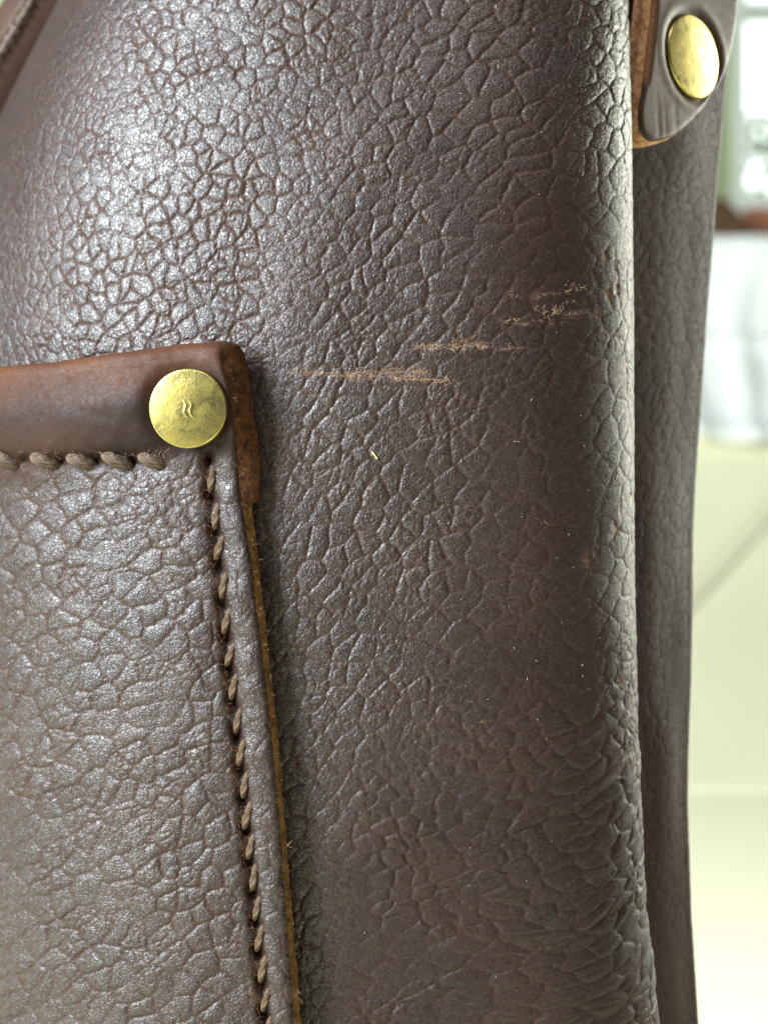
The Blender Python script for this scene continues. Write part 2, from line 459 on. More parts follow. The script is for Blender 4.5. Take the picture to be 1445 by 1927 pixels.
for q in range(5):
    x0 = rng.uniform(-80, 300); V = []; F = []
    for i in range(9):
        t_ = i / 8
        for a in range(6):
            r_ = 14 * (1 - 0.7 * t_)
            V.append((x0 + 90 * t_ * (q - 2) * 0.5 + r_ * math.cos(a * math.pi / 3), r_ * math.sin(a * math.pi / 3), t_ * 1300))
    for i in range(8):
        for a in range(6): F.append((i * 6 + a, i * 6 + (a + 1) % 6, i * 6 + 6 + (a + 1) % 6, i * 6 + 6 + a))
    mesh_np('stem', V, F, M_BARK, sh)
sm, snt, sb = new_mat('daylight_sky')
em = snt.nodes.new('ShaderNodeEmission'); em.inputs['Color'].default_value = (0.93, 1.0, 0.97, 1); em.inputs['Strength'].default_value = 2.6
snt.links.new(em.outputs[0], snt.nodes['Material Output'].inputs['Surface'])
sky = mesh_np('sky', [(-3000, 5200, -2500), (6000, 5200, -2500), (6000, 5200, 5000), (-3000, 5200, 5000)], [(0, 1, 2, 3)], sm, smooth=False)
tag(sky, kind='structure')

# ------------------------------------------------------------------ the bag
BO = np.array([0.0, 20.0, SEAT_Z])
bag = tag(empty('leather_bag', BO), 'dark brown pebbled leather bag with stitched front pocket and brass rivets', 'bag')

# cross section of the body, integrated from its turning angle
ds = 0.05
s_all = np.arange(-90, 62, ds)
def turn(s):
    left = 0.0135 * s
    r = 0.0105 * s
    roll = np.where(s > 9, np.clip((s - 9) / 25.5, 0, 3) ** 1.55 * (math.pi / 2 - 0.1), 0)
    a = np.where(s < 0, left, r + roll)
    return np.clip(a, -0.7, math.radians(168))
psi = turn(s_all)
cx = np.cumsum(np.cos(psi)) * ds; cy = np.cumsum(np.sin(psi)) * ds
i0 = np.argmin(np.abs(s_all)); cx -= cx[i0]; cy -= cy[i0]
m_ratio = np.where(s_all > 5, cx / (DC + cy), -1); i_sil = int(np.argmax(m_ratio)); s_sil = s_all[i_sil]; m0 = m_ratio[i_sil]; y_sil = cy[i_sil]

sil_py = [-200, 0, 260, 500, 1000, 1300, 1500, 1700, 1927, 2300]
sil_px = [1200, 1194, 1194, 1192, 1193, 1197, 1203, 1215, 1240, 1285]
LN = np.array([125.0, 75.0]) / 145.8                     # inward normal of the upper left rim (px, down)
RL = 42.0
def lean(z): return 0.0022 * np.maximum(z - 16, 0) ** 2      # the top leans back a little
# the rim recedes, so find how far out it lies for its outline to sit where the photograph shows it
_a = np.linspace(0, 2.4, 400)
def _reach(ts):
    bx_, bz_ = MX(37.5) - ts * LN[0], MZ(62.5) + ts * LN[1]
    t_ = RL - RL * np.sin(_a)
    x_, z_ = bx_ + t_ * LN[0], bz_ - t_ * LN[1]
    y_ = np.interp(x_, cx, cy) + RL * (1 - np.cos(_a))
    xs, zs = x_ * DC / (DC + y_), z_ * DC / (DC + y_)
    return np.min((xs - MX(37.5)) * LN[0] - (zs - MZ(62.5)) * LN[1])
_lo, _hi = 0.0, 60.0
for _ in range(40):
    _m = (_lo + _hi) / 2
    if _reach(_m) > 0: _lo = _m
    else: _hi = _m
RIM_OUT = _lo + 0.8
def rim_t(x, z):                                          # distance in mm inside the upper-left rim
    return (x - MX(75)) * LN[0] - (z - MZ(0)) * LN[1] + RIM_OUT

def panel_y(x, z):
    """smooth depth of the front panel at (x, z), left part only"""
    y = np.interp(x, cx[:i_sil], cy[:i_sil])
    a = np.clip((RL - rim_t(x, z)) / RL, 0, 0.98)
    return y + RL * (1 - np.cos(np.arcsin(a)))

# ---- leather relief in surface millimetres (u right, v up)
def pebbles(u, v, seed, size=3.7, aniso=(1.0, 1.0), ang=0.0, sharp=1.0):
    c, s = math.cos(ang), math.sin(ang)
    uu, vv = (u * c + v * s) / aniso[0], (-u * s + v * c) / aniso[1]
    uu = uu + 1.0 * vnoise(u / 6, v / 6, seed + 1) + 0.6 * vnoise(u / 2.1, v / 2.1, seed + 2) + 0.22 * vnoise(u / .6, v / .6, seed + 3)
    vv = vv + 1.0 * vnoise(u / 6, v / 6, seed + 21) + 0.6 * vnoise(u / 2.1, v / 2.1, seed + 22) + 0.22 * vnoise(u / .6, v / .6, seed + 23)
    e1, c1 = voro(uu / size, vv / size, seed, 0.78); e1 = e1 * size
    e2, c2 = voro(uu / (size * .47) + 7, vv / (size * .47), seed + 40); e2 = e2 * size * .47
    keep = sstep(-0.42, 0.02, vnoise(u / 4.2, v / 4.2, seed + 60))          # some creases fade out
    k2 = sstep(0.0, 0.25, vnoise(u / 3.0, v / 3.0, seed + 61))
    dome = 1 - (1 - np.clip(e1 / (0.42 * size), 0, 1)) ** 2.4
    dome2 = 1 - np.exp(-e2 / (0.20 * size * .55))
    wid = 0.10 + 0.07 * (vnoise(u / 5.0, v / 5.0, seed + 62) + 0.5)
    cut = np.exp(-(e1 / wid) ** 2) * (0.30 + 0.70 * keep)
    cut2 = np.exp(-(e2 / 0.10) ** 2) * (0.10 + 0.90 * k2)
    h = 0.105 * dome * (0.6 + 0.4 * keep) + 0.055 * dome2 * (0.3 + 0.7 * k2) - sharp * (0.085 * cut + 0.05 * cut2) + 0.07 * (c1 - 0.5) * dome
    return h, np.clip(cut + 0.7 * cut2 + 0.14 * np.exp(-e1 / 0.30), 0, 1), e1

def ripples(u, v, seed):
    """compression folds that run as arcs round a point up and to the left"""
    cu, cv = MX(610), MZ(820)
    r = np.hypot(u - cu, v - cv); th = np.arctan2(v - cv, u - cu) * 52
    r = r + 1.2 * vnoise(u / 8, v / 8, seed); th = th + 1.6 * vnoise(u / 6, v / 6, seed + 2)
    hh, cc, _ = pebbles(th * 0.80, r * 1.25, seed, 2.3, sharp=0.35)
    right = sstep(-6, 22, u)
    ridge = fbm(r / 1.15, th / 6.0, seed + 7, 2) + 0.6 * vnoise(r / 2.6, th / 9.0, seed + 8)
    return 1.35 * hh + (0.06 + 0.17 * right) * ridge, cc

# scuffs on the front panel, in photograph pixels: x0, x1, y0, y1, half width, strength
SCUFFS = [(528, 870, 697, 718, 3.6, 1.0), (620, 815, 704, 700, 9, .7), (775, 968, 651, 653, 3.4, .95), (835, 905, 646, 643, 8, .72),
          (925, 1040, 606, 598, 4, .6), (1000, 1085, 590, 575, 11, .72), (1055, 1102, 548, 532, 9, .70), (940, 1010, 556, 545, 5, .35),
          (1000, 1030, 975, 970, 7, .2)]
# ---- front panel
s_fine = np.concatenate([np.arange(-84.0, -62, 0.5), np.arange(-62.0, 37, 0.135), np.arange(37.2, 50, 0.4)])
z_fine = np.arange(-63.5, 67, 0.135)
z_all = np.concatenate([np.linspace(SEAT_Z + 6, -64, 26), z_fine, np.linspace(67.5, 92, 12)])
SS, ZZ = np.meshgrid(s_fine, z_all)
bx0 = np.interp(SS, s_all, cx); by0 = np.interp(SS, s_all, cy); ps = np.interp(SS, s_all, psi)
zpy = 963.5 - ZZ / (MMPX * (DC + y_sil) / DC)
want = (np.interp(zpy, sil_py, sil_px) - 722.5) * MMPX / DC * (DC + y_sil)
w = sstep(2, s_sil, SS)
X = bx0 + w * (want - m0 * (DC + y_sil)); Y = by0.copy(); Z = ZZ.copy()
# rolled rim, upper left
tp = rim_t(X, Z); a = np.clip((RL - tp) / RL, 0, 2.6)
tn = np.where(a > 0, RL - RL * np.sin(a), tp); dt = tn - tp
X = X + dt * LN[0]; Z = Z - dt * LN[1]; Y = Y + np.where(a > 0, RL * (1 - np.cos(a)), 0)
# a slow hollow and swell so that the hide is not a perfect sheet
U, Vv = SS, ZZ
Y += lean(ZZ)
Y += 0.9 * fbm(U / 26, Vv / 30, 5, 2) + 0.35 * vnoise(U / 9, Vv / 9, 6)
px_map = U / MMPX + 722.5; py_map = 963.5 - Vv / MMPX
h1, c1, e1 = pebbles(U, Vv, 31, 2.3, (1.0, 1.0), 0.5)
h2, c2, e2 = pebbles(U, Vv, 131, 2.6, (1.2, 0.9), 0.95)
mixr = sstep(430, 720, px_map + 0.25 * (py_map - 500))
hp = h1 * (1 - mixr) + h2 * mixr; cp = c1 * (1 - mixr) + 0.6 * c2 * mixr
hr, cr_ = ripples(U, Vv, 77)
wf = sstep(-60, 330, (py_map - 1230) + 0.42 * (px_map - 900)) * sstep(560, 700, px_map)
flat = sstep(760, 1060, px_map + 120 * vnoise(U / 8, Vv / 8, 9)) * (1 - 0.35 * sstep(1060, 1190, px_map)) * (1 - wf) * sstep(150, 420, py_map)
soft = np.clip(0.62 * flat + 0.70 * wf + 0.30 * sstep(1000, 1180, px_map), 0, 1)
leftfade = sstep(30, 250, px_map + 0.35 * py_map)
H = hp * (1 - wf) * (1 - 0.62 * flat) * (0.45 + 0.55 * leftfade) + hr * wf
C = cp * (1 - wf) * (1 - 0.65 * flat) * (0.55 + 0.45 * leftfade) + 0.2 * cr_ * wf
scuff = np.zeros_like(U); worn = np.zeros_like(U)
for (xa, xb, ya, yb, hw, st) in SCUFFS:
    t_ = np.clip((px_map - xa) / (xb - xa), 0, 1); yc = ya + (yb - ya) * t_
    dd = (py_map - yc) + 9 * vnoise(px_map / 22, py_map / 9, int(xa))
    env = sstep(0, .12, t_) * (1 - sstep(.8, 1, t_))
    scuff = np.maximum(scuff, st * env * sstep(0.25, 0.75, np.exp(-(dd / hw) ** 2) + 0.75 * vnoise(px_map / 15, py_map / 3.2, int(xa) + 3) + 0.6 * vnoise(px_map / 5, py_map / 4, int(xa) + 8) - 0.12))
# worn brown pits along the rolled side
for (xa, ya, r_, st) in [(1140, 480, 16, .9), (1182, 470, 14, .9), (1158, 545, 22, 1), (1150, 560, 14, .8), (1135, 630, 10, .6), (1186, 735, 12, .9),
                         (1182, 690, 8, .8), (1158, 1000, 16, .7), (1108, 1055, 22, 1), (1185, 935, 14, .8), (1168, 1280, 12, .6), (1120, 1045, 9, .8),
                         (1125, 490, 12, .6), (1160, 600, 9, .5)]:
    # position on screen -> surface: use the x reached by this column
    sx_px = (X / (DC + Y)) * DC / MMPX + 722.5; sz_px = 963.5 - (Z / (DC + Y)) * DC / MMPX
    vis = SS < s_sil + 1
    dd = np.hypot((sx_px - xa) * 1.3, sz_px - ya) + 14 * vnoise(sx_px / 7, sz_px / 9, int(xa))
    worn = np.maximum(worn, vis * st * np.exp(-(np.maximum(dd, 0) / (0.75 * r_)) ** 2) * sstep(-.25, .1, vnoise(U / .7, Vv / .9, 3)))
scuff = scuff * (0.30 + 0.70 * sstep(0.02, 0.16, hp)) * sstep(-0.38, 0.12, vnoise(U / .42, Vv / .16, 401) + 0.5 * vnoise(U / 1.3, Vv / .5, 402))
H = H - 0.25 * scuff + 0.22 * scuff * vnoise(U / .35, Vv / .28, 70) - 0.12 * worn
# normal of the smooth base, pushed out by the relief
P = np.stack([X, Y, Z], -1)
du = np.gradient(P, axis=1); dv = np.gradient(P, axis=0)
N = np.cross(du, dv); N /= np.maximum(np.linalg.norm(N, axis=-1, keepdims=True), 1e-9)
# normals must point towards the outside (camera side on the front)
mid = (np.abs(ZZ[:, 0]).argmin(), np.abs(s_fine).argmin())
if N[mid][1] > 0: N = -N
BASEP, BASEN = P.copy(), N.copy()
P = P + N * H[..., None]
nrw, ncl = SS.shape
front_panel = mesh_np('front_panel', P.reshape(-1, 3) - BO, grid_faces(nrw, ncl), M_LEATHER, bag,
    {'grain': np.stack([U, Vv, 0 * U], -1).reshape(-1, 3), 'crease': C.ravel(), 'worn': (worn).ravel(), 'scuff': scuff.ravel(), 'soft': soft.ravel()})

def on_panel(px, py):
    """base point and normal of the front panel under a photograph pixel"""
    sub = BASEP[::3, ::3]; sel = SS[::3, ::3] < s_sil
    d = (sub[..., 0] / (DC + sub[..., 1]) * DC / MMPX + 722.5 - px) ** 2 + (963.5 - sub[..., 2] / (DC + sub[..., 1]) * DC / MMPX - py) ** 2
    d = np.where(sel, d, 9e9); i, j = np.unravel_index(np.argmin(d), d.shape)
    return BASEP[3 * i, 3 * j] + BASEN[3 * i, 3 * j] * H[3 * i, 3 * j], BASEN[3 * i, 3 * j]

# ---- side panel behind the rolled edge
PHI = math.radians(42); Un = np.array([math.cos(PHI), math.sin(PHI)]); Nn = np.array([math.sin(PHI), -math.cos(PHI)])
Y0s = 30.0; X0s = (1305 - 722.5) * MMPX * (DC + Y0s) / DC
sp_py = [-300, 0, 130, 260, 400, 600, 800, 1000, 1200, 1500, 1700, 1927, 2500]
sp_px = [1415, 1391, 1376, 1366, 1353, 1336, 1323, 1314, 1308, 1304, 1311, 1325, 1370]
zz = np.concatenate([np.linspace(SEAT_Z + 6, -76, 14), np.arange(-75, 76, 0.3), np.linspace(76.5, 92, 8)])
aa = np.concatenate([np.arange(0, 1.0, 0.014), 1 + np.arange(0, 26) / 6.0])
AA, Z2 = np.meshgrid(aa, zz)
zp = 963.5 - Z2 / (MMPX * (DC + 36) / DC)
tgt = (np.interp(zp, sp_py, sp_px) - 722.5) * MMPX / DC
Rr = 3.2
# straight run length so that the rounded end just reaches the target silhouette
al = (tgt * (DC + Y0s) - X0s) / (Un[0] - tgt * Un[1]) - Rr * 0.62
a_st = -17.0
tl = np.clip(AA, 0, 1); arc = np.clip((AA - 1) / 4.2, 0, 1) * math.radians(150)
am = a_st + (al - a_st) * tl
bow = 0.9 * np.sin(tl * math.pi) + 0.5 * vnoise(tl * 3, Z2 / 18, 6)
Xs = X0s + Un[0] * (am + Rr * np.sin(arc)) + Nn[0] * (bow - Rr * (1 - np.cos(arc)))
Ys = Y0s + Un[1] * (am + Rr * np.sin(arc)) + Nn[1] * (bow - Rr * (1 - np.cos(arc)))
us = am + Rr * arc
hs, cs, _ = pebbles(us, Z2, 231, 2.4, (1.3, 0.7), 0.5)
hs *= 0.30; cs *= 0.3
Ps = np.stack([Xs, Ys, Z2], -1)
Ns = np.cross(np.gradient(Ps, axis=1), np.gradient(Ps, axis=0)); Ns /= np.maximum(np.linalg.norm(Ns, axis=-1, keepdims=True), 1e-9)
if Ns[Ns.shape[0] // 2, 20][1] > 0: Ns = -Ns
Ps = Ps + Ns * hs[..., None]
zero = np.zeros(us.size)
mesh_np('side_panel', Ps.reshape(-1, 3) - BO, grid_faces(*AA.shape), M_SIDE, bag,
        {'grain': np.stack([us, Z2, 0 * us], -1).reshape(-1, 3), 'crease': 0.8 * cs.ravel(), 'worn': zero, 'scuff': zero, 'soft': zero + 0.4})
# back panel and base close the bag
zb = np.linspace(SEAT_Z + 6, 92, 30); xb = np.linspace(0, 1, 40)
XB, ZB = np.meshgrid(xb, zb)
bxx = -58 + XB * (58 + 46 + 0.0); byy = 62 + 8 * np.sin(XB * math.pi) - 22 * np.maximum(0, XB - .75) - 14 * np.maximum(0, .2 - XB)
inner = (ZB < 30) | (XB > .4)
ZBl = np.where(XB < .45, np.minimum(ZB, 20 + 70 * XB / .45), ZB)
mesh_np('back_panel', np.stack([bxx, byy, ZBl], -1).reshape(-1, 3) - BO, grid_faces(30, 40, True), M_SIDE, bag,
        {'grain': np.stack([bxx, ZB, 0 * bxx], -1).reshape(-1, 3), 'crease': np.zeros(1200), 'worn': np.zeros(1200), 'scuff': np.zeros(1200), 'soft': np.zeros(1200)})
o = box_mesh('base', (-52, -14, 0), (36, 44, 6.5), M_STRAP, bag, 2)

# ------------------------------------------------------------------ pocket
pocket_e = empty('pocket', BO - BO, bag)
pocket_e.location = (0, 0, 0)
EF_py = [560, 640, 675, 766, 832, 932, 974, 1057, 1100, 1145, 1233, 1330, 1428, 1493, 1700, 1927, 2400, 3200]
EF_px = [424, 420, 417, 437, 444, 450, 459, 473, 477, 482, 493, 505, 515, 521, 537, 553, 590, 650]
EB_py = [600, 641, 645, 652, 664, 700, 760, 830, 890, 930, 945, 947, 975, 1026, 1182, 1285, 1415, 1493, 1700, 1927, 2400, 3200]
EB_px = [420, 424, 440, 452, 460, 469, 478, 487, 492, 491, 489, 474, 477, 484, 501, 512, 527, 532, 549, 568, 605, 665]
TOP_px = [-400, 0, 100, 250, 350, 430, 520]
TOP_py = [715, 690, 681, 660, 646, 642, 640]
def top_py(px): return np.interp(px, TOP_px, TOP_py)
RIV = (356.0, 769.0)
HROW = [14 - 66.5 * k for k in range(1, 4)][::-1] + [14, 86, 154, 220, 287]            # stitch centres px
VROW = [(399, 899), (407, 970), (414, 1028), (421, 1101), (427, 1167), (434, 1230), (440, 1291), (448, 1355), (454, 1415), (461, 1476),
        (466, 1533), (472, 1592), (478, 1650), (484, 1708), (489, 1764), (495, 1822), (500, 1880), (505, 1938), (510, 1996)]
VR = np.array(VROW, float)
def vline(py): return np.interp(py, np.concatenate([[840], VR[:, 1], [3200]]), np.concatenate([[394], VR[:, 0], [640]]))
HY = 868.0
def pocket_offset(px, py):
    """height of the pocket face above the front panel (mm) plus masks"""
    q = py - top_py(px)
    ef = np.interp(py, EF_py, EF_px); dr = ef - px
    belly = 0.9 * sstep(0, 330, dr) * sstep(40, 400, q)
    off = 3.7 + belly
    hem = (1 - sstep(165, 245, q))
    off = off + hem * (1.9 + 2.1 * np.sin(np.clip(q / 190, 0, 1) * math.pi)) * (0.62 + 0.38 * sstep(60, 190, dr))
    # hem stitch furrow
    inrow = 1 - sstep(300, 330, px)
    off -= inrow * 0.75 * gauss(py - HY - 3, 13)
    for c in HROW:
        off -= inrow * 0.9 * np.exp(-(((px - c + 36) / 10) ** 2 + ((py - HY + 3) / 9) ** 2))
    # rivet dimple
    dR = np.hypot(px - RIV[0], py - RIV[1])
    off -= 1.05 * np.exp(-(np.maximum(dR - 62, 0) / 26) ** 2) * (1 - sstep(0, 90, 0 * dR))
    off -= 0.5 * np.exp(-(((px - 262) / 40) ** 2 + ((py - 800) / 42) ** 2))
    # side stitch furrow, with pits between the stitches
    dv_ = px - vline(py); low = sstep(838, 870, py)
    off -= low * (0.55 * gauss(dv_ + 3, 11) + 0.12 * gauss(dv_, 34))
    off += low * 0.16 * gauss(dv_ - 34, 18) * (0.7 + 0.5 * np.cos((py - 899) / 61.5 * 2 * math.pi + math.pi))
    for i in range(len(VR) - 1):
        mx_, my_ = (VR[i] + VR[i + 1]) / 2
        off -= 1.15 * np.exp(-(((px - mx_ + 6 + (py - my_) * -0.28) / 9.0) ** 2 + ((py - my_) / 17) ** 2))
    off -= 1.1 * np.exp(-(((px - 395) / 7.0) ** 2 + ((py - 862) / 14) ** 2))
    # pressed, slightly rounded cut edge
    off -= 0.55 * np.exp(-np.maximum(dr, 0) / 6.0)
    return off, hem, q, dr, dv_, low

px_cols = np.concatenate([np.arange(-330, -20, 8.0), np.arange(-20, 421, 2.2)])
ucol = (px_cols - px_cols[0]) / (px_cols[-1] - px_cols[0])           # 0..1, stretched to the cut edge
RHO = 24.0                                                            # radius of the rolled hem, px
q_rows = np.concatenate([np.linspace(1900, 1330, 30), np.arange(1327, RHO, -2.2)])
arc_rows = np.linspace(0, math.pi, 26)
back_rows = np.linspace(RHO, 288, 30)[1:]
def edge_x(py): return np.interp(py, EF_py, EF_px)
nq, na, nb_ = len(q_rows), len(arc_rows), len(back_rows)
kind = np.concatenate([np.zeros(nq), np.ones(na), 2 * np.ones(nb_)])
qq = np.concatenate([q_rows, RHO - RHO * np.sin(arc_rows), back_rows])
dep = np.concatenate([np.zeros(nq), RHO * (1 - np.cos(arc_rows)), np.full(nb_, 2 * RHO)]) * MMPX
UC, QQ = np.meshgrid(ucol, qq); _, DP = np.meshgrid(ucol, dep)
PX = px_cols[0] + UC * (420 - px_cols[0])
PY = top_py(PX) + QQ
for _ in range(3):
    ex = edge_x(PY) ; PX = px_cols[0] + UC * (ex - px_cols[0]); PY = top_py(PX) + QQ
QF = np.where(QQ < RHO, RHO, QQ); 
off, hem, q_, dr_, dv__, low_ = pocket_offset(PX, np.where(np.repeat(kind[:, None], len(ucol), 1) > 0.5, top_py(PX) + RHO, PY))
wob = 0.35 * vnoise(PX / 70, PY / 80, 8) + 0.15 * vnoise(PX / 26, PY / 26, 9)
off = off + wob * sstep(0, 40, dr_) - DP
y_guess = panel_y(MX(PX), MZ(PY)) - off
Xp, Zp = MX(PX, y_guess), MZ(PY, y_guess)
Yp = panel_y(Xp, Zp) - off
Xp, Zp = MX(PX, Yp), MZ(PY, Yp)
Up, Vp = MX(PX), MZ(PY)
hq, cq, _ = pebbles(Up, Vp, 331, 2.8, (1.12, 0.92), 0.55)
body = sstep(195, 235, QQ) * (kind[:, None] == 0)
peb = body * (0.55 + 0.45 * sstep(0, 60, np.abs(dv__ - 30))) * (1 - 0.5 * low_ * gauss(dv__, 14))
Hq = 1.1 * hq * peb + (1 - body) * 0.05 * vnoise(Up / .8, Vp / .8, 91)
Cq = 0.7 * cq * peb
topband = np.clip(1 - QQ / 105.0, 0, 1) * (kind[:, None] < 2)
worn_highlight = np.clip(topband ** 1.2 * (0.95 + 0.6 * vnoise(Up / 5, Vp / 3, 14)), 0, 1) * (0.75 - 0.35 * sstep(300, 420, PX))  # worn top of the hem, with its ridge highlight lightened into the colour
worn_highlight = np.maximum(worn_highlight, 0.14 * (1 - body) * sstep(260, 60, PX) * sstep(60, 180, QQ))
# bared, reddish leather beside the stitch holes
bare = low_ * np.exp(-((dv__ + 12) / 9) ** 2) * 0.85 + (1 - body) * 0
worn_highlight = np.clip(worn_highlight + 0.5 * bare * sstep(-.1, .2, vnoise(PX / 9, PY / 12, 6)), 0, 1)
Pp = np.stack([Xp, Yp, Zp], -1)
Np = np.cross(np.gradient(Pp, axis=1), np.gradient(Pp, axis=0)); Np /= np.maximum(np.linalg.norm(Np, axis=-1, keepdims=True), 1e-9)
if Np[200, 60][1] > 0: Np = -Np
Pp = Pp + Np * Hq[..., None]
EDGE = Pp[:, -1]
zq = np.zeros(Up.size)
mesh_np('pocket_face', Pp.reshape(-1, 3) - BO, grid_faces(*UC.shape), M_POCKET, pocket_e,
        {'grain': np.stack([Up, Vp + dep[:, None], 0 * Up], -1).reshape(-1, 3), 'crease': Cq.ravel(), 'worn': worn_highlight.ravel(), 'scuff': zq, 'soft': ((1 - body) * 1.0).ravel()})

# raw edges of the pocket
def edge_strip(name, py0, py1, y_back_off, mat, n, seed, bulge):
    pys = np.linspace(py0, py1, n); ts = np.linspace(0, 1, 9)
    # the front line follows the pocket face exactly
    fr = EDGE[:nq + na // 2]; frpy = PY[:nq + na // 2, -1]
    o_ = np.argsort(frpy)
    V = []
    for p in pys:
        f = np.array([np.interp(p, frpy[o_], fr[o_, k]) for k in range(3)])
        bxp = np.interp(p, EB_py, EB_px) + 1.2 * vnoise(np.array([p / 9.0]), np.array([0.3]), seed)[0] * 2
        bo = y_back_off(p)
        yy = float(panel_y(np.array([MX(bxp)]), np.array([MZ(p)]))[0]) - bo
        b_ = np.array([MX(bxp, yy), yy, MZ(p, yy)])
        for i, t in enumerate(ts):
            c = f + (b_ - f) * t
            bl = bulge * math.sin(t * math.pi) + (0.10 * vnoise(np.array([p / 5.0]), np.array([t * 6]), seed + 1)[0] if 0 < t else 0)
            V.append(c + np.array([bl, -0.25 * bl, 0]))
        V.append(V[-1] + np.array([-2.2, 0.0, 0]))                       # turn under
    return mesh_np(name, np.array(V) - BO, grid_faces(n, 10), mat, pocket_e)
edge_strip('raw_edge', 946.5, 3000, lambda p: 1.75, M_RAWEDGE, 620, 3, 0.10)
edge_strip('fold_edge', 641.5, 946, lambda p: 1.5 + 0.5 * math.exp(-((p - 648) / 30.0) ** 2), M_FOLDEDGE, 170, 5, 0.35)

# ---- stitches
def thread_mesh(name, L, r, h, plies, twist, mat, flat=0.8):
    nt_, na_ = 26, 16; V = []; F = []
    for i in range(nt_):
        t = i / (nt_ - 1); x = (t - 0.5) * L
        rr = r * max(0.02, 1 - abs(2 * t - 1) ** 2.6) ** 0.5
        lift = h * (1 - (2 * t - 1) ** 2)
        for j in range(na_):
            a = 2 * math.pi * j / na_
            rj = rr * (1 + 0.14 * math.cos(plies * a - twist * t * 2 * math.pi) + rng.uniform(-.04, .04))
            V.append((x, -(lift + rj * flat * math.sin(a)), rj * math.cos(a)))
    for i in range(nt_ - 1):
        for j in range(na_):
            F.append((i * na_ + j, i * na_ + (j + 1) % na_, (i + 1) * na_ + (j + 1) % na_, (i + 1) * na_ + j))
    me_o = mesh_np(name, V, F, mat, pocket_e)
    return me_o
def pocket_pt(px, py):
    d = (PX[:nq] - px) ** 2 + (PY[:nq] - py) ** 2
    i, j = np.unravel_index(np.argmin(d), d.shape); return Pp[i, j], Np[i, j]
proto_h = thread_mesh('stitch', 3.9, 0.84, 0.50, 4, 1.6, M_THREAD)
proto_v = thread_mesh('stitch', 3.5, 0.44, 0.34, 3, 2.2, M_THREADV)
def place(proto, first, px, py, ang, lift, sc=1.0):
    o = proto if first else proto.copy()
    if not first: col.objects.link(o); o.parent = pocket_e
    p, n_ = pocket_pt(px, py)
    base = panel_y(MX(np.array([px])), MZ(np.array([py])))[0]
    y = p[1] - lift
    o.location = Vector((np.array([MX(px, y), y, MZ(py, y)]) - BO) * S)
    o.rotation_euler = (0, ang, 0); o.scale = (sc, sc, sc)
    return o
for i, c in enumerate(HROW):
    place(proto_h, i == 0, c, HY - 1 + rng.uniform(-1.5, 1.5), math.radians(18 + rng.uniform(-4, 4)), 0.05, rng.uniform(.95, 1.06))
for i, (a_, b_) in enumerate(VROW):
    # thread runs down and slightly to the left
    place(proto_v, i == 0, a_ + 1, b_, math.radians(90 + 17 + rng.uniform(-7, 7)), -0.17, rng.uniform(.92, 1.08))

# frayed leather fibres along the stitch holes and the cut edge
def fibres(name, pts, mat, parent, r=0.035, L=(0.5, 1.3), spread=0.9, lay=False):
    V = []; F = []
    for (p, n_) in pts:
        d = np.array([rng.uniform(-1, 1), rng.uniform(-.7, 0.1), rng.uniform(-1, 1)]) * spread + 0.35 * n_
        if lay: d = np.array([rng.uniform(-1, 1), 0, rng.gauss(0, .45)]); d = d - n_ * (d @ n_) + 0.12 * n_
        d /= np.linalg.norm(d); l = rng.uniform(*L); k_ = np.array([rng.uniform(-1, 1), rng.uniform(-.5, .2), rng.uniform(-1, 1)]) * 0.5
        s1 = np.cross(d, [0.3, 0.5, 0.8]); s1 /= np.linalg.norm(s1); s2 = np.cross(d, s1)
        b0 = len(V)
        for i in range(5):
            t = i / 4; c = p + d * l * t + k_ * l * t * t; rr = r * (1 - 0.7 * t)
            for a in range(3):
                V.append(c + rr * (math.cos(a * 2.094) * s1 + math.sin(a * 2.094) * s2))
        for i in range(4):
            for a in range(3):
                F.append((b0 + i * 3 + a, b0 + i * 3 + (a + 1) % 3, b0 + i * 3 + 3 + (a + 1) % 3, b0 + i * 3 + 3 + a))
    o = mesh_np(name, np.array(V) - BO, F, mat, parent); o['kind'] = 'stuff'; return o
pts = []
for i in range(len(VR) - 1):
    for k_ in range(16):
        t = rng.uniform(.1, .95); b_ = VR[i] * (1 - t) + VR[i + 1] * t
        p, n_ = pocket_pt(b_[0] - rng.uniform(8, 22), b_[1]); pts.append((p, n_))
fibres('frayed_fibre', pts, M_FRAY, pocket_e, 0.045, (.35, 1.0))
pts = []
for k_ in range(110):
    c = rng.uniform(-20, 318); p, n_ = pocket_pt(c, HY + rng.choice((-1, 1)) * rng.uniform(10, 20)); pts.append((p, n_))
fibres('thread_lint', pts, M_FUZZ, pocket_e, 0.022, (.4, 1.1))
pts = []
fr = EDGE[:nq]
for k_ in range(160):
    p = fr[rng.randrange(40, nq - 4)]; pts.append((p + np.array([rng.uniform(0, .8), rng.uniform(0.0, 1.2), 0]), np.array([0.8, -.4, 0])))
fibres('edge_fibre', pts, M_FUZZ, pocket_e, 0.03, (.25, .7))

# torn fibres of the scuffs on the front panel
pts = []
for (xa, xb, ya, yb, hw, st) in SCUFFS:
    for k_ in range(int((xb - xa) * (1.7 if st > .68 else 0.7) * st)):
        t = rng.betavariate(2, 1.8); px, py = xa + (xb - xa) * t, ya + (yb - ya) * t + rng.gauss(0, hw * .6)
        if float(vnoise(np.array([px / 17.0]), np.array([py / 7.0]), 55)[0]) < -0.06: continue
        p, n_ = on_panel(px, py); pts.append((p - 0.03 * n_, n_))
fibres('scuff_fibre', pts, M_FUZZ, bag, 0.036, (.2, .7), 1.0, True)
